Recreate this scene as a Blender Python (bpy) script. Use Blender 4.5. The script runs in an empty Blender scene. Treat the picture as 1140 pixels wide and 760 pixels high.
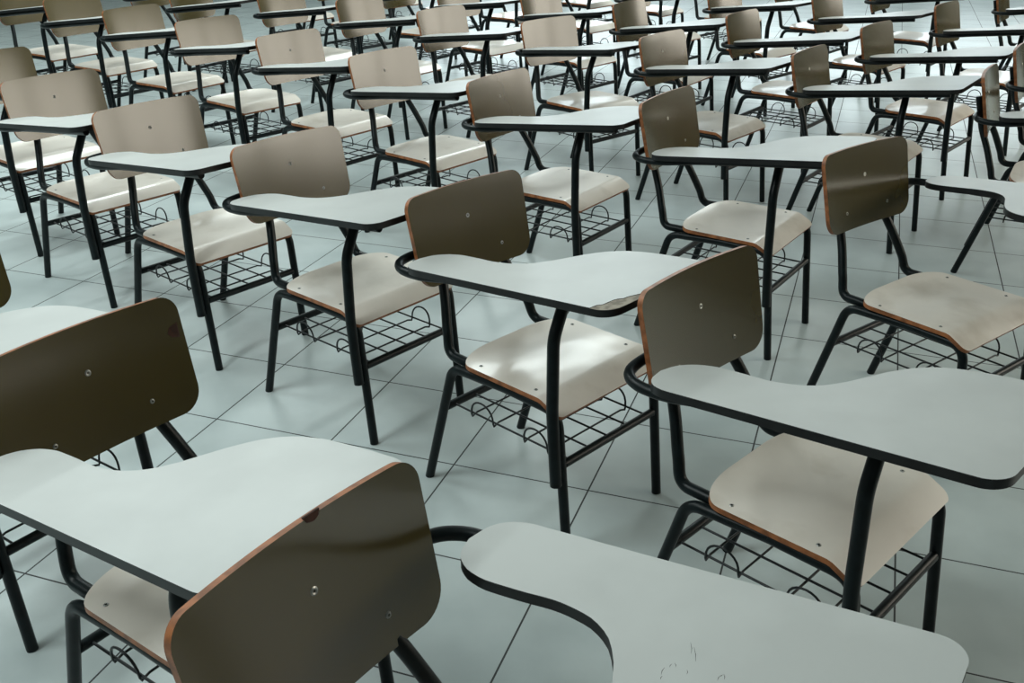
# A crowded classroom of tablet-arm school chairs on a pale tiled floor.
import bpy, math, random
from mathutils import Vector, Matrix

scene = bpy.context.scene
COL = scene.collection
random.seed(7)

# ------------------------------------------------------------------ materials
def new_mat(name):
    m = bpy.data.materials.new(name); m.use_nodes = True
    nt = m.node_tree
    return m, nt, nt.nodes["Principled BSDF"], nt.links

def noise_mix(nt, links, c1, c2, scale, detail=3.0, lo=0.4, hi=0.6, coord="Object"):
    tc = nt.nodes.new("ShaderNodeTexCoord")
    n = nt.nodes.new("ShaderNodeTexNoise")
    n.inputs["Scale"].default_value = scale; n.inputs["Detail"].default_value = detail
    links.new(tc.outputs[coord], n.inputs["Vector"])
    r = nt.nodes.new("ShaderNodeValToRGB")
    r.color_ramp.elements[0].position = lo; r.color_ramp.elements[1].position = hi
    r.color_ramp.elements[0].color = (*c1, 1); r.color_ramp.elements[1].color = (*c2, 1)
    links.new(n.outputs["Fac"], r.inputs["Fac"])
    return r, n, tc

def simple(name, col, rough, spec=0.5, metal=0.0, vary=0.0, scale=8.0, coat=0.0, coat_rough=0.1):
    m, nt, b, l = new_mat(name)
    b.inputs["Roughness"].default_value = rough
    b.inputs["Metallic"].default_value = metal
    b.inputs["Specular IOR Level"].default_value = spec
    b.inputs["Coat Weight"].default_value = coat
    b.inputs["Coat Roughness"].default_value = coat_rough
    if vary > 0:
        c1 = tuple(c * (1 - vary) for c in col); c2 = tuple(min(1, c * (1 + vary)) for c in col)
        r, n, tc = noise_mix(nt, l, c1, c2, scale)
        l.new(r.outputs["Color"], b.inputs["Base Color"])
    else:
        b.inputs["Base Color"].default_value = (*col, 1)
    return m

M = {}
M["frame"] = simple("black_enamel", (0.0045, 0.0085, 0.0095), 0.36, 0.22, vary=0.25, scale=30)
M["wire"] = simple("black_wire_enamel", (0.008, 0.011, 0.0125), 0.38, 0.4)
M["edge"] = simple("black_board_edge", (0.007, 0.008, 0.0085), 0.45, 0.4, vary=0.35, scale=25)
M["ply"] = simple("plywood_edge", (0.30, 0.105, 0.036), 0.42, 0.4, vary=0.3, scale=40)
M["under"] = simple("plywood_underside", (0.13, 0.065, 0.035), 0.5, 0.4, vary=0.2, scale=10)
M["fibre"] = simple("bare_fibreboard", (0.36, 0.315, 0.26), 0.85, 0.2, vary=0.25, scale=60)
M["desk"] = simple("white_desk_laminate", (0.575, 0.595, 0.58), 0.36, 0.45, vary=0.035, scale=6)
M["steel"] = simple("screw_steel", (0.32, 0.32, 0.30), 0.35, 0.5, metal=1.0)
M["hole"] = simple("screw_recess", (0.02, 0.017, 0.012), 0.6, 0.3)
M["chip"] = simple("chipped_veneer", (0.045, 0.016, 0.009), 0.7, 0.3, vary=0.3, scale=80)

def laminate(name, col, rough, bump, coat, coat_rough=0.10, coat_ior=1.5, stain=False, spec=0.55):
    """off-white varnished laminate, a little wavy where light glances off it"""
    m, nt, b, l = new_mat(name)
    r, n, tc = noise_mix(nt, l, tuple(c * 0.93 for c in col), tuple(min(1, c * 1.04) for c in col), 5.0, 4.0, 0.35, 0.65)
    colour = r.outputs["Color"]
    if stain:                                            # grubby patches, different on every chair
        oi = nt.nodes.new("ShaderNodeObjectInfo")
        add = nt.nodes.new("ShaderNodeVectorMath"); add.operation = "ADD"
        mul = nt.nodes.new("ShaderNodeMath"); mul.operation = "MULTIPLY"; mul.inputs[1].default_value = 40.0
        l.new(oi.outputs["Random"], mul.inputs[0])
        l.new(tc.outputs["Object"], add.inputs[0]); l.new(mul.outputs[0], add.inputs[1])
        sn = nt.nodes.new("ShaderNodeTexNoise"); sn.inputs["Scale"].default_value = 6.5; sn.inputs["Detail"].default_value = 4.0
        l.new(add.outputs[0], sn.inputs["Vector"])
        sr = nt.nodes.new("ShaderNodeValToRGB")
        sr.color_ramp.elements[0].position = 0.55; sr.color_ramp.elements[1].position = 0.78
        sr.color_ramp.elements[0].color = (0, 0, 0, 1); sr.color_ramp.elements[1].color = (0.45, 0.45, 0.45, 1)
        l.new(sn.outputs["Fac"], sr.inputs["Fac"])
        mx = nt.nodes.new("ShaderNodeMix"); mx.data_type = "RGBA"
        l.new(sr.outputs["Color"], mx.inputs["Factor"]); l.new(colour, mx.inputs["A"])
        mx.inputs["B"].default_value = (0.36, 0.29, 0.20, 1)
        colour = mx.outputs["Result"]
    l.new(colour, b.inputs["Base Color"])
    b.inputs["Roughness"].default_value = rough
    b.inputs["Specular IOR Level"].default_value = spec
    b.inputs["Coat Weight"].default_value = coat
    b.inputs["Coat Roughness"].default_value = coat_rough; b.inputs["Coat IOR"].default_value = coat_ior
    if bump:
        w = nt.nodes.new("ShaderNodeTexNoise"); w.inputs["Scale"].default_value = 9.0; w.inputs["Detail"].default_value = 1.0
        l.new(tc.outputs["Object"], w.inputs["Vector"])
        bp = nt.nodes.new("ShaderNodeBump"); bp.inputs["Strength"].default_value = bump; bp.inputs["Distance"].default_value = 0.02
        l.new(w.outputs["Fac"], bp.inputs["Height"])
        l.new(bp.outputs["Normal"], b.inputs["Normal"]); l.new(bp.outputs["Normal"], b.inputs["Coat Normal"])
    return m
M["seat"] = laminate("seat_laminate", (0.78, 0.725, 0.65), 0.30, 0.07, 0.3, stain=True)
M["back"] = laminate("backrest_laminate", (0.058, 0.043, 0.0085), 0.26, 0.0, 1.0, 0.165, 1.6, spec=0.15)

# tile floor: one big tile grid, measured from the joints
TILE, ANG, OA, OB = 0.39901, -0.34199, 1.84442, -0.97676
def tile_material():
    m, nt, b, l = new_mat("glazed_floor_tiles")
    N = nt.nodes
    tc = N.new("ShaderNodeTexCoord")
    sep = N.new("ShaderNodeSeparateXYZ"); l.new(tc.outputs["Object"], sep.inputs[0])
    def math_(op, a, c=None):
        n = N.new("ShaderNodeMath"); n.operation = op
        for i, v in enumerate((a, c)):
            if v is None: continue
            if isinstance(v, (int, float)): n.inputs[i].default_value = v
            else: l.new(v, n.inputs[i])
        return n.outputs[0]
    ca, sa = math.cos(ANG), math.sin(ANG)
    u = math_("ADD", math_("MULTIPLY", sep.outputs["X"], ca), math_("MULTIPLY", sep.outputs["Y"], sa))
    v = math_("ADD", math_("MULTIPLY", sep.outputs["X"], -sa), math_("MULTIPLY", sep.outputs["Y"], ca))
    def joint(w, off):
        q = math_("DIVIDE", math_("SUBTRACT", w, off), TILE)
        d = math_("ABSOLUTE", math_("SUBTRACT", q, math_("ROUND", q)))
        return math_("LESS_THAN", d, 0.0023 / TILE), math_("FLOOR", q)
    ju, iu = joint(u, OB); jv, iv = joint(v, OA)
    j = math_("MAXIMUM", ju, jv)
    comb = N.new("ShaderNodeCombineXYZ"); l.new(iu, comb.inputs[0]); l.new(iv, comb.inputs[1])
    wn = N.new("ShaderNodeTexWhiteNoise"); wn.noise_dimensions = "3D"; l.new(comb.outputs[0], wn.inputs["Vector"])
    n = N.new("ShaderNodeTexNoise"); n.inputs["Scale"].default_value = 3.5; n.inputs["Detail"].default_value = 5.0
    l.new(tc.outputs["Object"], n.inputs["Vector"])
    r = N.new("ShaderNodeValToRGB")
    r.color_ramp.elements[0].position = 0.3; r.color_ramp.elements[1].position = 0.7
    r.color_ramp.elements[0].color = (0.43, 0.495, 0.495, 1); r.color_ramp.elements[1].color = (0.55, 0.62, 0.615, 1)
    l.new(n.outputs["Fac"], r.inputs["Fac"])
    hv = N.new("ShaderNodeHueSaturation")
    l.new(r.outputs["Color"], hv.inputs["Color"])
    l.new(math_("ADD", math_("MULTIPLY", wn.outputs["Value"], 0.06), 0.97), hv.inputs["Value"])
    mx = N.new("ShaderNodeMix"); mx.data_type = "RGBA"
    l.new(j, mx.inputs["Factor"]); l.new(hv.outputs["Color"], mx.inputs["A"])
    mx.inputs["B"].default_value = (0.035, 0.04, 0.04, 1)
    l.new(mx.outputs["Result"], b.inputs["Base Color"])
    rr = math_("ADD", math_("MULTIPLY", j, 0.4), 0.33)
    l.new(rr, b.inputs["Roughness"])
    b.inputs["Specular IOR Level"].default_value = 0.5
    return m
M["tile"] = tile_material()
M["wall"] = simple("painted_wall", (0.30, 0.32, 0.31), 0.8, 0.3, vary=0.05, scale=2)
M["lowwall"] = simple("painted_dado", (0.10, 0.115, 0.105), 0.6, 0.3, vary=0.05, scale=2)
M["ceil"] = simple("painted_ceiling", (0.42, 0.43, 0.42), 0.9, 0.2, vary=0.03, scale=2)
M["winframe"] = simple("window_frame_paint", (0.25, 0.26, 0.26), 0.5)
def pane(name, col, strength):
    m, nt, b, l = new_mat(name)
    b.inputs["Base Color"].default_value = (0.02, 0.02, 0.02, 1)
    b.inputs["Emission Color"].default_value = (*col, 1)
    b.inputs["Emission Strength"].default_value = strength
    return m

# ------------------------------------------------------------------ mesh helpers
class MB:
    def __init__(s): s.v = []; s.f = []; s.mi = []; s.sm = []
    def add(s, vs, fs, mi=0, smooth=True):
        o = len(s.v); s.v += [tuple(p) for p in vs]
        for f in fs: s.f.append(tuple(o + i for i in f)); s.mi.append(mi); s.sm.append(smooth)
    def mesh(s, name, mats):
        me = bpy.data.meshes.new(name); me.from_pydata(s.v, [], s.f)
        for m in mats: me.materials.append(M[m])
        me.polygons.foreach_set("material_index", s.mi)
        me.polygons.foreach_set("use_smooth", s.sm)
        me.update(); return me

def fillet(pts, rads, n=7):
    pts = [Vector(p) for p in pts]; out = [pts[0]]
    for i in range(1, len(pts) - 1):
        p, a, b = pts[i], pts[i - 1], pts[i + 1]
        r = rads[i - 1] if isinstance(rads, (list, tuple)) else rads
        d1 = (a - p).normalized(); d2 = (b - p).normalized()
        ang = d1.angle(d2)
        if r <= 0 or ang > 3.1: out.append(p); continue
        t = min(r / math.tan(ang / 2), (a - p).length * .49, (b - p).length * .49)
        A = p + d1 * t; B = p + d2 * t
        for k in range(n + 1):
            w = k / n
            out.append(A * (1 - w) ** 2 + p * 2 * w * (1 - w) + B * w * w)
    out.append(pts[-1]); return out

def tube(mb, path, r, seg=12, mi=0, caps=True, flat=None):
    """sweep a circle (radius may vary along the path) with caps"""
    path = [Vector(p) for p in path]; n = len(path)
    rr = r if isinstance(r, (list, tuple)) else [r] * n
    tan = []
    for i in range(n):
        a = path[max(0, i - 1)]; b = path[min(n - 1, i + 1)]
        tan.append((b - a).normalized())
    ref = Vector((0, 0, 1)) if abs(tan[0].z) < .9 else Vector((0, 1, 0))
    nrm = (ref - tan[0] * ref.dot(tan[0])).normalized()
    vs = []
    for i in range(n):
        if i:
            nrm = (nrm - tan[i] * nrm.dot(tan[i])).normalized()
        bi = tan[i].cross(nrm)
        for k in range(seg):
            a = 2 * math.pi * k / seg
            vs.append(path[i] + (nrm * math.cos(a) + bi * math.sin(a)) * rr[i])
    fs = [(i * seg + k, i * seg + (k + 1) % seg, (i + 1) * seg + (k + 1) % seg, (i + 1) * seg + k)
          for i in range(n - 1) for k in range(seg)]
    mb.add(vs, fs, mi)
    if caps:
        mb.add(vs[:seg], [tuple(range(seg - 1, -1, -1))], mi, False)
        mb.add(vs[-seg:], [tuple(range(seg))], mi, False)

def smoothstep(t): t = max(0., min(1., t)); return t * t * (3 - 2 * t)

def interp(tab, x):
    """monotone-ish Hermite interpolation of a table of (x, y)"""
    n = len(tab)
    if x <= tab[0][0]: return tab[0][1]
    if x >= tab[-1][0]: return tab[-1][1]
    for i in range(n - 1):
        if tab[i][0] <= x <= tab[i + 1][0]:
            x0, y0 = tab[i]; x1, y1 = tab[i + 1]
            def sl(k):
                if k == 0: return (tab[1][1] - tab[0][1]) / (tab[1][0] - tab[0][0])
                if k == n - 1: return (tab[-1][1] - tab[-2][1]) / (tab[-1][0] - tab[-2][0])
                a = (tab[k][1] - tab[k - 1][1]) / (tab[k][0] - tab[k - 1][0]); b = (tab[k + 1][1] - tab[k][1]) / (tab[k + 1][0] - tab[k][0])
                return 0 if a * b <= 0 else 2 * a * b / (a + b)
            h = x1 - x0; t = (x - x0) / h
            return ((2 * t ** 3 - 3 * t ** 2 + 1) * y0 + (t ** 3 - 2 * t ** 2 + t) * h * sl(i)
                    + (-2 * t ** 3 + 3 * t ** 2) * y1 + (t ** 3 - t ** 2) * h * sl(i + 1))

def panel(mb, stations, nv, pos, mi_top=0, mi_side=1, mi_bot=2, round_edge=0.0):
    """A board: stations are (u, v0, v1); pos(u, v, side) with side 1 top, 0 bottom."""
    top, bot = [], []
    for u, v0, v1 in stations:
        for k in range(nv + 1):
            v = v0 + (v1 - v0) * k / nv
            top.append(pos(u, v, 1)); bot.append(pos(u, v, 0))
    W = nv + 1; n = len(stations)
    q = [(i * W + k, (i + 1) * W + k, (i + 1) * W + k + 1, i * W + k + 1) for i in range(n - 1) for k in range(nv)]
    mb.add(top, q, mi_top)
    mb.add(bot, [f[::-1] for f in q], mi_bot)
    ring = [i * W for i in range(n)] + [(n - 1) * W + k for k in range(1, W)] + [i * W + nv for i in range(n - 2, -1, -1)] + [k for k in range(nv - 1, 0, -1)]
    rt = [top[i] for i in ring]; rb = [bot[i] for i in ring]; m = len(ring)
    mb.add(rt + rb, [(k, m + k, m + (k + 1) % m, (k + 1) % m) for k in range(m)], mi_side)

def rounded_stations(u0, u1, hv, r0, r1, n_mid, n_arc=8, wfun=None):
    """stations of a rounded rectangle in (u, v) with corner radii r0 at u0 and r1 at u1"""
    us = []
    for k in range(n_arc + 1):
        a = math.pi / 2 * k / n_arc
        us.append((u0 + r0 * (1 - math.cos(a)), hv - r0 * (1 - math.sin(a))))
    for k in range(1, n_mid):
        u = u0 + r0 + (u1 - r1 - u0 - r0) * k / n_mid; us.append((u, hv))
    for k in range(n_arc, -1, -1):
        a = math.pi / 2 * k / n_arc
        us.append((u1 - r1 * (1 - math.cos(a)), hv - r1 * (1 - math.sin(a))))
    return [(u, -w * (wfun(u) if wfun else 1), w * (wfun(u) if wfun else 1)) for u, w in us]

# ------------------------------------------------------------------ the chair, in metres; x forward, y to the sitter's left
R = 0.0128
ME = {}                                  # shared mesh data, keyed by (part, right / left handed)
def tz(x): return 0.681 + (x + 0.189) * 0.118      # top surface of the writing tablet
TH = 0.0175

def seat_z(x, y):
    z = 0.414
    z -= 0.006 * math.exp(-((x + 0.02) / 0.09) ** 2) * (1 - (y / 0.2) ** 2)
    if x > 0.165:
        t = (x - 0.165) / 0.07
        z -= 0.035 * (math.sqrt(t * t + 0.012) - 0.1095) + 0.005 * t * t
    if x < -0.07: z += 0.004 * ((-0.07 - x) / 0.06) ** 2
    return z
def build_seat():
    mb = MB()
    st = rounded_stations(-0.13, 0.230, 0.202, 0.07, 0.022, 24, 9)
    rear = []                                            # the rear edge is one long shallow curve
    for k in range(15):
        a = math.pi / 2 * (k / 14) ** 1.3
        rear.append((-0.132 + 0.062 * (1 - math.cos(a)), 0.202 * (0.30 + 0.70 * math.sin(a) ** 0.9)))
    st = [(u, -w_, w_) for u, w_ in rear] + [s_ for s_ in st if s_[0] > -0.068]
    def pos(u, v, top):
        z = seat_z(u, v)
        if top: return (u, v, z)
        dz = seat_z(u + .001, v) - seat_z(u - .001, v); s = dz / .002
        L = math.sqrt(1 + s * s)
        return (u + s / L * 0.012, v, z - 0.012 / L)
    panel(mb, st, 16, pos)
    return mb.mesh("seat", ["seat", "ply", "under"])

def back_x(z, y):
    x = -0.230 - (z - 0.576) * 0.235
    return x - 0.014 * (1 - (y / 0.2) ** 2)
def build_backrest():
    mb = MB()
    st = rounded_stations(0.574, 0.803, 0.207, 0.046, 0.034, 10, 9, lambda z: 1.0 - 0.10 * (0.803 - z) / 0.229 * 0.35)
    def pos(z, y, top):
        x = back_x(z, y)
        zz = z + (0.002 * (1 - (y / 0.2) ** 2) if z > 0.70 else -0.002 * (1 - (y / 0.2) ** 2)) * min(1, abs(z - 0.70) / 0.08)
        return (x, y, zz) if top else (x - 0.0125, y, zz - 0.003)
    # stations run upward and y left: the top face must look forward
    mbp = MB(); panel(mbp, st, 16, pos)
    mb.v = mbp.v; mb.f = [f[::-1] for f in mbp.f]; mb.mi = mbp.mi; mb.sm = mbp.sm
    return mb.mesh("backrest", ["back", "ply", "under"])

INNER = [(-0.204, -0.235), (-0.196, -0.205), (-0.180, -0.185), (-0.155, -0.170), (-0.12, -0.163), (-0.07, -0.164), (-0.02, -0.167), (0.03, -0.160),
         (0.07, -0.140), (0.10, -0.105), (0.125, -0.055), (0.150, -0.008), (0.18, 0.028), (0.22, 0.052), (0.28, 0.064), (0.36, 0.066), (0.425, 0.064)]
OUTER = [(-0.204, -0.235), (-0.198, -0.268), (-0.185, -0.289), (-0.165, -0.302), (-0.14, -0.307), (0.0, -0.307), (0.2, -0.308), (0.425, -0.309)]
def tablet_stations():
    xs = [-0.204, -0.202, -0.198, -0.193, -0.187, -0.18, -0.172, -0.162, -0.15] + [-0.15 + 0.56 * k / 44 for k in range(1, 45)]
    st = [(x, interp(OUTER, x), interp(INNER, x)) for x in xs]
    r = 0.04
    for k in range(1, 11):
        a = math.pi / 2 * k / 10
        st.append((0.41 + r * math.sin(a), -0.309 + r * (1 - math.cos(a)), 0.064 - r * (1 - math.cos(a))))
    return st
def build_tabletop(s):
    mb = MB()
    def pos(u, v, top): return (u, v * s, tz(u) - (0.0012 if top else TH))
    panel(mb, tablet_stations(), 12, pos)
    if s < 0: mb.f = [f[::-1] for f in mb.f]
    return mb.mesh("tabletop", ["fibre", "edge", "edge"])
CHIP = [(0.399, -0.309), (0.403, -0.298), (0.400, -0.289), (0.408, -0.281), (0.4125, -0.270), (0.4105, -0.260), (0.4095, -0.247), (0.4125, -0.238), (0.4215, -0.228), (0.4225, -0.215), (0.4285, -0.200), (0.4345, -0.186), (0.4385, -0.172), (0.449, -0.160)]
def build_laminate(s, chipped=False):
    """the white sheet on the tablet, its rim a hair inside the board's"""
    mb = MB(); st = []
    base = tablet_stations()
    if chipped:                                          # closer stations where the sheet is broken
        ex = []
        for (u0, a0, b0), (u1, a1, b1) in zip(base, base[1:]):
            n = max(1, int((u1 - u0) / .001)) if u1 > .39 else 1
            ex += [(u0 + (u1 - u0) * k / n, a0 + (a1 - a0) * k / n, b0 + (b1 - b0) * k / n) for k in range(n)]
        base = ex + [base[-1]]
    for u, a, b in base:
        c = a
        if chipped and u >= CHIP[0][0]:
            c = max(a, interp_lin(CHIP, u))
        st.append((u, c, max(b, c + .001)))
    def pos(u, v, top): return (u, v * s, tz(u) - (0 if top else 0.0011))
    panel(mb, st, 12, pos, 0, 1, 0)
    if s < 0: mb.f = [f[::-1] for f in mb.f]
    return mb.mesh("laminate", ["desk", "edge"])
def interp_lin(tab, x):
    best = tab[0][1]
    for (x0, y0), (x1, y1) in zip(tab, tab[1:]):
        lo, hi = min(x0, x1), max(x0, x1)
        if lo <= x <= hi and hi > lo: best = max(best, y0 + (y1 - y0) * (x - x0) / (x1 - x0))
    if x > tab[-1][0]: best = tab[-1][1]
    return best

ZR = 0.386
def build_leg(front, y):
    mb = MB()
    if front: p = [(0.252, y, 0), (0.213, y, ZR), (0.04, y, ZR + .003)]
    else: p = [(-0.260, y, 0), (-0.150, y, ZR - .006), (0.04, y, ZR + .003)]
    path = fillet(p, 0.052, 9)
    tube(mb, path, R)
    return mb.mesh("leg", ["frame"])
def build_upright(y):
    mb = MB(); q = 1 if y > 0 else -1
    p = [(0.10, .163, ZR + .010), (-0.12, .163, ZR + .010), (-0.182, .161, ZR + .016), (-0.203, .152, 0.450), (-0.232, .130, 0.520), (-0.2655, .109, 0.590), (-0.283, .102, 0.650), (-0.3005, .100, 0.716)]
    tube(mb, catmull([Vector((a, b * q, c)) for a, b, c in p], 8), 0.0131)
    return mb.mesh("back_upright", ["frame"])
def build_crossbar(front):
    mb = MB(); z = 0.246
    x = 0.252 - 0.039 * z / ZR if front else -0.260 + 0.110 * z / (ZR - .006)
    tube(mb, [(x, -0.176, z), (x, 0.176, z)], 0.0110)
    return mb.mesh("crossbar", ["frame"])
def build_basket():
    mb = MB(); r = 0.0030; z = 0.247
    for k in range(5):
        y = -0.152 + 0.076 * k
        tube(mb, [(-0.192, y, z), (0.23, y, z)], r, 6)
    for x0, x1 in ((-0.115, -0.035), (0.075, 0.155)):
        h = 0.047
        for sgn in (-1, 1):
            y = 0.155 * sgn
            pts = []
            for k in range(13):
                a = math.pi * k / 12
                pts.append((x0 + (x1 - x0) * (0.5 - 0.5 * math.cos(a)), y + sgn * .004 * math.sin(a), z - 0.004 + h * math.sin(a) ** .8))
            if sgn < 0: left = pts
            else: right = pts
        # one bent wire: cross wire, hoop, cross wire, hoop
        loop = [(x0, 0.135, z - .006), (x0, -0.135, z - .006), (x0, -0.153, z - .012)] + left + [(x1, -0.153, z - .012), (x1, -0.135, z - .006), (x1, 0.135, z - .006), (x1, 0.153, z - .012)] + right[::-1] + [(x0, 0.153, z - .012), (x0, 0.135, z - .006)]
        tube(mb, loop, r * .92, 6)
    return mb.mesh("basket", ["wire"])
def build_arm(s):
    mb = MB()
    def under(x): return tz(x) - TH - .0112
    p = [(-0.287, -0.104, 0.653), (-0.288, -0.185, 0.653), (-0.272, -0.242, 0.653), (-0.230, -0.272, 0.653), (-0.165, -0.274, under(-.165)), (-0.10, -0.262, under(-.10)), (-0.03, -0.2475, under(-.03)), (0.15, -0.245, under(.15)), (0.402, -0.245, under(.402))]
    path = catmull([Vector((x, y * s, z)) for x, y, z in p], 8)
    tube(mb, path, 0.0115)
    return mb.mesh("arm_tube", ["frame"])
def catmull(P, n):
    out = []; Q = [P[0] * 2 - P[1]] + P + [P[-1] * 2 - P[-2]]
    for i in range(1, len(Q) - 2):
        a, b, c, d = Q[i - 1:i + 3]
        for k in range(n):
            t = k / n
            out.append(0.5 * ((2 * b) + (c - a) * t + (2 * a - 5 * b + 4 * c - d) * t * t + (3 * b - a - 3 * c + d) * t ** 3))
    out.append(P[-1]); return out
def build_post(s):
    mb = MB(); y = -0.2125
    p = [(0.2345, y, 0.205), (0.222, y - .003, 0.40), (0.2135, -0.206, 0.585), (0.2055, -0.140, tz(.2055) - TH + .001)]
    p = [Vector((a, b * s, c)) for a, b, c in p]
    tube(mb, fillet(p, [0.4, 0.11], 9), 0.0146, 14)
    return mb.mesh("tablet_post", ["frame"])
def build_screw(slot=True):
    mb = MB(); n = 12; r = 0.0052
    def ring(rr, z): return [(rr * math.cos(2 * math.pi * k / n), rr * math.sin(2 * math.pi * k / n), z) for k in range(n)]
    vs = ring(r, 0) + ring(r * .85, .0013) + ring(r * .42, .0016)
    fs = [(i * n + k, i * n + (k + 1) % n, (i + 1) * n + (k + 1) % n, (i + 1) * n + k) for i in (0, 1) for k in range(n)]
    mb.add(vs, fs, 0)
    vs2 = ring(r * .42, .0016) + ring(r * .38, .0006)
    mb.add(vs2, [(k, (k + 1) % n, n + (k + 1) % n, n + k) for k in range(n)] , 1)
    mb.add(ring(r * .38, .0006), [tuple(range(n))], 1, False)
    return mb.mesh("screw", ["steel", "hole"])
def build_hole():
    mb = MB(); n = 12
    for r0, r1, z0, z1, mi in ((0.0062, 0.0042, 0.0, 0.0009, 0), (0.0042, 0.0022, 0.0009, 0.0002, 0)):
        vs = [(r0 * math.cos(2 * math.pi * k / n), r0 * math.sin(2 * math.pi * k / n), z0) for k in range(n)] + [(r1 * math.cos(2 * math.pi * k / n), r1 * math.sin(2 * math.pi * k / n), z1) for k in range(n)]
        mb.add(vs, [(k, (k + 1) % n, n + (k + 1) % n, n + k) for k in range(n)], mi)
    mb.add([(0.0022 * math.cos(2 * math.pi * k / n), 0.0022 * math.sin(2 * math.pi * k / n), 0.0002) for k in range(n)], [tuple(range(n))], 1, False)
    return mb.mesh("rivet", ["steel", "hole"])
def build_chip(pts, plane):
    """a small bare patch where the laminate has broken away"""
    mb = MB(); n = len(pts)
    vs = [plane(u, v, .0009) for u, v in pts] + [plane(u, v, -.002) for u, v in pts]
    mb.add(vs[:n], [tuple(range(n))], 0, False)
    mb.add(vs, [(k, n + k, n + (k + 1) % n, (k + 1) % n) for k in range(n)], 0, False)
    return mb.mesh("chip", ["chip"])

ME["seat"] = build_seat(); ME["backrest"] = build_backrest(); ME["basket"] = build_basket()
ME["screw"] = build_screw(); ME["rivet"] = build_hole()
for s in (1, -1):
    ME["tabletop", s] = build_tabletop(s); ME["laminate", s] = build_laminate(s)
    ME["arm", s] = build_arm(s); ME["post", s] = build_post(s)
ME["laminate_chipped"] = build_laminate(1, True)
for y in (-0.186, 0.186):
    for fr in (True, False): ME["leg", fr, y] = build_leg(fr, y)
for y in (-0.160, 0.160): ME["upright", y] = build_upright(y)
for fr in (True, False): ME["crossbar", fr] = build_crossbar(fr)

def part(name, me, parent, mat=None):
    o = bpy.data.objects.new(name, me); COL.objects.link(o); o.parent = parent
    if mat is not None: o.matrix_local = mat
    return o

def make_chair(x, y, th, label, s=1, near=True, chipped=False):
    root = bpy.data.objects.new("tablet_arm_chair", None); COL.objects.link(root)
    root.location = (x, y, 0); root.rotation_euler = (0, 0, th); root.empty_display_size = 0.1
    root["label"] = label; root["category"] = "chair"; root["group"] = "school chairs with writing tablets"
    seat = part("seat", ME["seat"], root)
    back = part("backrest", ME["backrest"], root)
    top = part("tabletop", ME["tabletop", s], root)
    lam = part("laminate", ME["laminate_chipped"] if chipped else ME["laminate", s], top)
    for fr in (True, False):
        for yy in (-0.186, 0.186): part("leg", ME["leg", fr, yy], root)
    for yy in (-0.160, 0.160): part("back_upright", ME["upright", yy], root)
    for fr in (True, False): part("crossbar", ME["crossbar", fr], root)
    part("basket", ME["basket"], root)
    part("arm_tube", ME["arm", s], root)
    part("tablet_post", ME["post", s], root)
    if near:
        for sx, sy in ((-0.055, -0.176), (-0.055, 0.176), (0.132, -0.174), (0.132, 0.174)):
            part("screw", ME["screw"], seat, Matrix.Translation((sx, sy, seat_z(sx, sy) - .0002)))
        rot = Matrix.Rotation(math.radians(90 - 13.2), 4, "Y")
        for by, bz in ((-0.102, 0.622), (0.102, 0.622)):
            part("screw", ME["screw"], back, Matrix.Translation((back_x(bz, by) - .0002, by, bz)) @ rot)
        part("rivet", ME["rivet"], back, Matrix.Translation((back_x(.716, 0) - .0002, 0, .716 + .002)) @ rot)
    return root, back, top

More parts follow.
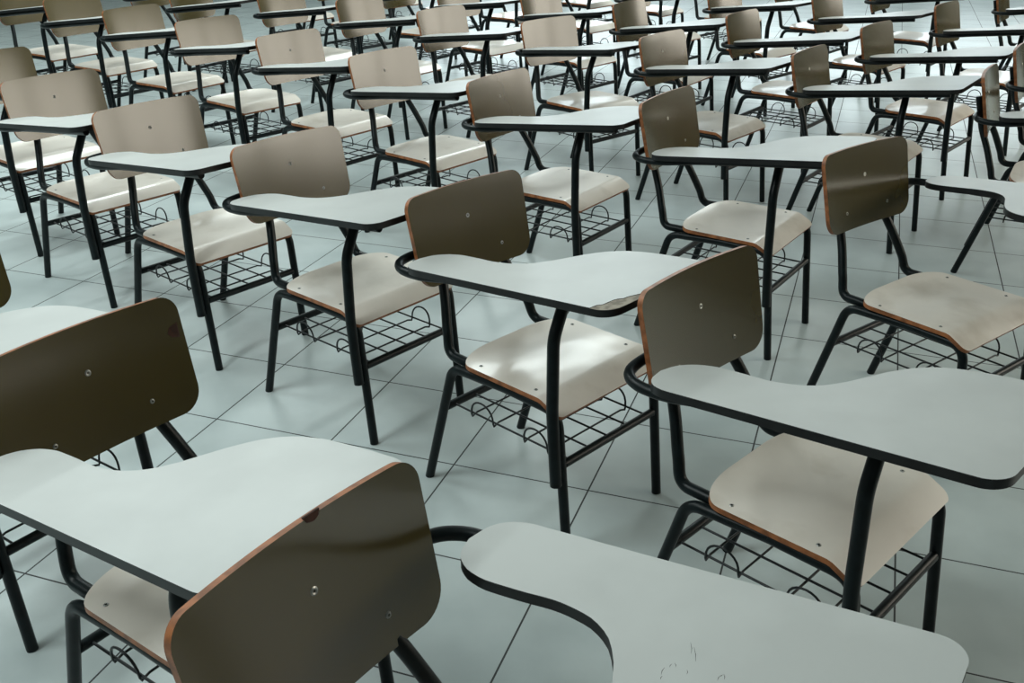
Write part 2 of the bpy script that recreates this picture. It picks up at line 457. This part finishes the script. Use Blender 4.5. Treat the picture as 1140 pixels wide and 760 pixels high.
# ------------------------------------------------------------------ where every chair stands: (line, place in line) -> x, y, heading
SPOTS = {
    (0, -1): (-1.1570, 1.9920, -0.6060),
    (0, 0): (-0.5480, 1.4620, -0.6200),
    (0, 1): (-0.0245, 0.8650, -0.5921),
    (1, -4): (-2.1606, 4.4671, -0.6874),
    (1, -3): (-1.6295, 3.8916, -0.6905),
    (1, -2): (-1.0718, 3.3536, -0.7062),
    (1, -1): (-0.4789, 2.8651, -0.7148),
    (1, 0): (0.0834, 2.3381, -0.7684),
    (1, 1): (0.5937, 1.7257, -0.7732),
    (2, -7): (-3.1841, 7.1778, -0.5518),
    (2, -6): (-2.6044, 6.6371, -0.5758),
    (2, -5): (-2.0289, 6.0942, -0.5670),
    (2, -4): (-1.4592, 5.5583, -0.6993),
    (2, -3): (-0.8958, 5.0216, -0.6613),
    (2, -2): (-0.3622, 4.4488, -0.7017),
    (2, -1): (0.1807, 3.8845, -0.6203),
    (2, 0): (0.7879, 3.4104, -0.6082),
    (2, 1): (1.2249, 2.6877, -0.9094),
    (3, -7): (-2.5783, 8.0510, -0.4712),
    (3, -6): (-2.0474, 7.3783, -0.4783),
    (3, -5): (-1.3516, 7.0207, -0.6422),
    (3, -4): (-0.7426, 6.5327, -0.6411),
    (3, -3): (-0.1917, 5.9746, -0.6863),
    (3, -2): (0.3971, 5.4667, -0.8276),
    (3, -1): (0.9681, 4.9412, -0.6994),
    (3, 0): (1.5773, 4.4599, -0.6343),
    (3, 1): (2.1803, 3.9584, -0.5322),
    (4, -7): (-1.8273, 9.0288, -0.6900),
    (4, -6): (-1.2584, 8.4846, -0.6600),
    (4, -5): (-0.6582, 7.9989, -0.5800),
    (4, -4): (-0.1794, 7.3405, -0.7400),
    (4, -3): (0.4104, 6.8305, -0.7153),
    (4, -2): (0.9608, 6.2707, -0.5945),
    (4, -1): (1.5410, 5.7454, -0.6487),
    (4, 0): (2.1323, 5.2427, -0.7004),
    (4, 1): (2.5935, 4.5648, -0.6192),
    (5, -7): (-1.1353, 9.9767, -0.7200),
    (5, -6): (-0.5664, 9.4325, -0.6900),
    (5, -5): (0.0025, 8.8883, -0.6600),
    (5, -4): (0.5714, 8.3441, -0.7200),
    (5, -3): (1.1403, 7.7999, -0.6900),
    (5, -2): (1.6893, 7.1554, -0.7749),
    (5, -1): (2.2641, 6.6289, -0.7345),
    (5, 0): (2.8390, 6.1028, -0.7022),
    (6, -5): (0.6765, 9.8362, -0.6900),
    (6, -4): (1.2454, 9.2920, -0.6600),
    (6, -3): (1.8143, 8.7478, -0.7200),
    (6, -2): (2.3832, 8.2036, -0.6900),
    (6, -1): (2.9521, 7.6594, -0.6600),
    (6, 0): (3.6179, 7.0836, -0.5873),
}
LEFT_HANDED = {(0, 1), (2, 1)}
SPECIAL = {
    (0, -1): "tablet chair at the edge, mostly cut off, behind the dark backrest with a chipped side",
    (0, 0): "near tablet chair whose dark backrest has a small brown chip on its side edge",
    (0, 1): "nearest left-handed tablet chair with a large dark backrest and scratched white tablet",
    (1, 1): "tablet chair directly in front of the one with the broken tablet corner",
    (1, 0): "tablet chair whose white tablet has a broken corner showing bare brown board",
    (1, -1): "brown-backed tablet chair directly behind the chair with the broken tablet corner",
    (2, 1): "left-handed tablet chair turned to show its bare seat and wide open wire basket",
}
SCRATCHES = [
    ((0.1680, 0.1690), (0.1770, 0.1510)),
    ((0.1750, 0.1630), (0.1870, 0.1410)),
    ((0.1670, 0.1280), (0.1710, 0.1220)),
    ((0.1620, 0.1030), (0.1600, 0.1160)),
    ((0.1840, 0.1240), (0.1870, 0.1170)),
    ((0.2210, 0.1230), (0.2210, 0.1330)),
    ((0.2230, 0.1360), (0.2270, 0.1280)),
    ((0.1650, 0.1190), (0.1650, 0.1250)),
    ((0.1650, 0.0960), (0.1640, 0.1020)),
    ((0.2220, 0.1300), (0.2230, 0.1350)),
]
BROWN = {(2, -1), (2, 0), (3, 0), (3, 1), (4, 0), (4, 1), (5, 0), (6, 0)}
ORD = ["", "first", "second", "third", "fourth", "fifth", "sixth", "seventh", "eighth", "ninth", "tenth"]
lines = {}
for (c, r) in SPOTS: lines.setdefault(c, []).append(r)
for (c, r), (x, y, th) in SPOTS.items():
    k = sorted(lines[c], reverse=True).index(r) + 1
    n = len(lines[c])
    tone = "brown" if (c, r) in BROWN else "pale"
    where = "at the front" if k == 1 else ("rearmost" if k == n else ORD[k] + " from the front")
    label = SPECIAL.get((c, r), "%s-backed desk chair, %s of the %s slanting row from the camera" % (tone, where, ORD[c + 1]))
    root, back, top = make_chair(x, y, th, label, -1 if (c, r) in LEFT_HANDED else 1, y < 5.2, (c, r) == (1, 0))
    if (c, r) == (0, 1):                                 # the nearest chair has a slightly larger backrest
        back.scale = (1.0, 1.045, 1.07); back.location.z = -0.056
    if (c, r) == (2, 0): back.location.z = 0.018         # this backrest is bolted a little higher
    if (c, r) == (1, 0): top.children[0]["label"] = "white laminate with a corner broken away"
    if (c, r) == (0, 0):
        pts = [(0.194, 0.720), (0.178, 0.724), (0.172, 0.733), (0.178, 0.744), (0.196, 0.749)]
        part("chip", build_chip(pts, lambda v, z, d: (back_x(z, v) + d, v, z)), back)["label"] = "small brown chip in the laminate"
    if (c, r) == (0, 1):
        mb = MB()
        for (xa, ya), (xb, yb) in SCRATCHES:
            d = Vector((xb - xa, yb - ya)).normalized() * .00035
            q = [(xa, ya), ((xa + xb) / 2 - d.y * 2.5, (ya + yb) / 2 + d.x * 2.5), (xb, yb)]
            L = [(x - d.y * w, y + d.x * w, tz(x) + .0001) for (x, y), w in zip(q, (.3, 1, .3))]
            Rr = [(x + d.y * w, y - d.x * w, tz(x) + .0001) for (x, y), w in zip(q, (.3, 1, .3))]
            mb.add(L + Rr, [(0, 3, 4, 1), (1, 4, 5, 2)], 0, False)
        part("scratches", mb.mesh("scratches", ["hole"]), top)["label"] = "dark scratches on the white laminate"
        pts = [(0.012, 0.808), (0.016, 0.800), (0.027, 0.797), (0.036, 0.800), (0.040, 0.808)]
        part("chip", build_chip(pts, lambda v, z, d: (back_x(z, v) + d, v, z)), back)["label"] = "small brown chip at the top edge"

# ------------------------------------------------------------------ the room
AX = Vector((math.cos(ANG), math.sin(ANG), 0)); BX = Vector((-math.sin(ANG), math.cos(ANG), 0))
A0, A1, B0, B1, CEIL = -10.6, 5.2, -3.4, 16.4, 3.4
def P(a, b, z): return AX * a + BX * b + Vector((0, 0, z))
def struct(name, mb, mats):
    o = bpy.data.objects.new(name, mb.mesh(name, mats)); COL.objects.link(o); o["kind"] = "structure"; return o
def box_ab(mb, a0, a1, b0, b1, z0, z1, mi=0):
    vs = [P(a, b, z) for z in (z0, z1) for b in (b0, b1) for a in (a0, a1)]
    mb.add(vs, [(0, 2, 3, 1), (4, 5, 7, 6), (0, 1, 5, 4), (2, 6, 7, 3), (0, 4, 6, 2), (1, 3, 7, 5)], mi, False)
mb = MB(); box_ab(mb, A0 - .2, A1 + .2, B0 - .2, B1 + .2, -0.12, 0.0); struct("floor", mb, ["tile"])
mb = MB(); box_ab(mb, A0 - .2, A1 + .2, B0 - .2, B1 + .2, CEIL, CEIL + .12); struct("ceiling", mb, ["ceil"])

def wall(name, axis, at, lo, hi, wins, z0, z1, outward, dado=1.0):
    """a wall with openings; axis 'a' means it runs along a at b = at"""
    mb = MB(); t0, t1 = (at, at + .2) if outward > 0 else (at - .2, at)
    def bx(u0, u1, za, zb, mi):
        if u1 - u0 < 1e-4 or zb - za < 1e-4: return
        if axis == "a": box_ab(mb, u0, u1, t0, t1, za, zb, mi)
        else: box_ab(mb, t0, t1, u0, u1, za, zb, mi)
    bx(lo, hi, 0, dado, 1); bx(lo, hi, dado, z0, 0); bx(lo, hi, z1, CEIL, 0)
    u = lo
    for w0, w1 in wins: bx(u, w0, z0, z1, 0); u = w1
    bx(u, hi, z0, z1, 0)
    struct(name, mb, ["wall", "lowwall"])
WN = [0]
def windows(axis, at, wins, z0, z1, outward, mat, mull=1):
    for w0, w1 in wins:
        WN[0] += 1
        nm = "window_%d" % WN[0]
        mb = MB(); c = at + .1 * outward
        def bx(u0, u1, za, zb, d=.03, m=mb):
            if axis == "a": box_ab(m, u0, u1, c - d, c + d, za, zb)
            else: box_ab(m, c - d, c + d, u0, u1, za, zb)
        f = .05
        bx(w0, w1, z0, z0 + f); bx(w0, w1, z1 - f, z1); bx(w0, w0 + f, z0, z1); bx(w1 - f, w1, z0, z1)
        for k in range(1, mull + 1):
            m_ = w0 + (w1 - w0) * k / (mull + 1); bx(m_ - .03, m_ + .03, z0, z1)
        o = struct(nm, mb, ["winframe"])
        pm = MB(); bx(w0 + .01, w1 - .01, z0 + .01, z1 - .01, .006, pm)
        g = bpy.data.objects.new("pane", pm.mesh("pane", [mat])); COL.objects.link(g); g.parent = o
M["sky_side"] = pane("daylight_side", (1.0, 0.935, 0.80), 6.4)
M["sky_far"] = pane("daylight_far", (0.82, 0.95, 1.0), 4.7)
RW = [(b, b + 2.25) for b in (2.75, 5.1, 7.45, 9.8)]
wall("wall_right", "b", A1, B0, B1, RW, 1.52, 3.25, 1, 1.05)
windows("b", A1, RW, 1.52, 3.25, 1, "sky_side", 1)
FW = [(a, a + 2.3) for a in (-7.6, -4.9, -2.2, 0.5)]
wall("wall_far", "a", B1, A0, A1, FW, 0.95, 2.7, 1, 0.9)
windows("a", B1, FW, 0.95, 2.7, 1, "sky_far", 1)
wall("wall_left", "b", A0, B0, B1, [], 1.2, 3.1, -1, 1.05)
wall("wall_near", "a", B0, A0, A1, [], 1.25, 2.6, -1, 1.05)

# ceiling lights of the room
LAMPS = [(-3.9, -0.4, 46), (-2.3, 0.3, 52), (-3.5, 2.4, 48), (-3.7, 4.8, 60), (-6.3, 2.8, 40), (-6.3, 6.2, 50), (-3.36, 8.9, 46), (-2.42, 8.9, 46), (-6.3, 9.4, 30), (-0.4, 9.6, 30)]
def area(name, a, b, z, sx, sy, power, col):
    ld = bpy.data.lights.new(name, "AREA"); ld.shape = "RECTANGLE"; ld.size = sx; ld.size_y = sy
    ld.energy = power; ld.color = col
    o = bpy.data.objects.new(name, ld); COL.objects.link(o); o.location = P(a, b, z); o.rotation_euler = (0, 0, ANG)
    return o
for a, b, pw in LAMPS:
    area("ceiling_tube_light", a, b, CEIL - .06, 0.8 if b > 8 else 0.3, 1.5, pw, (0.90, 1.0, 0.985))

w = bpy.data.worlds.new("World"); scene.world = w; w.use_nodes = True
w.node_tree.nodes["Background"].inputs[0].default_value = (0.6, 0.75, 0.8, 1)
w.node_tree.nodes["Background"].inputs[1].default_value = 0.3

# ------------------------------------------------------------------ camera
F_PX, PITCH, ROLL, HCAM = 1112.458, 0.443093, -0.003545, 1.548817
fwd = Vector((0, math.cos(PITCH), -math.sin(PITCH))); right = Vector((1, 0, 0)); up = right.cross(fwd)
r2 = right * math.cos(ROLL) + up * math.sin(ROLL); u2 = up * math.cos(ROLL) - right * math.sin(ROLL)
cd = bpy.data.cameras.new("camera"); cam = bpy.data.objects.new("camera", cd); COL.objects.link(cam)
cd.sensor_width = 36.0; cd.lens = F_PX / 1140 * 36.0; cd.clip_start = 0.05
cam.matrix_world = Matrix(((r2.x, u2.x, -fwd.x, 0), (r2.y, u2.y, -fwd.y, 0), (r2.z, u2.z, -fwd.z, HCAM), (0, 0, 0, 1)))
scene.camera = cam

scene.view_settings.view_transform = "Standard"; scene.view_settings.look = "None"
scene.view_settings.gamma = 1.0; scene.view_settings.use_curve_mapping = False
scene.view_settings.exposure = 0.0
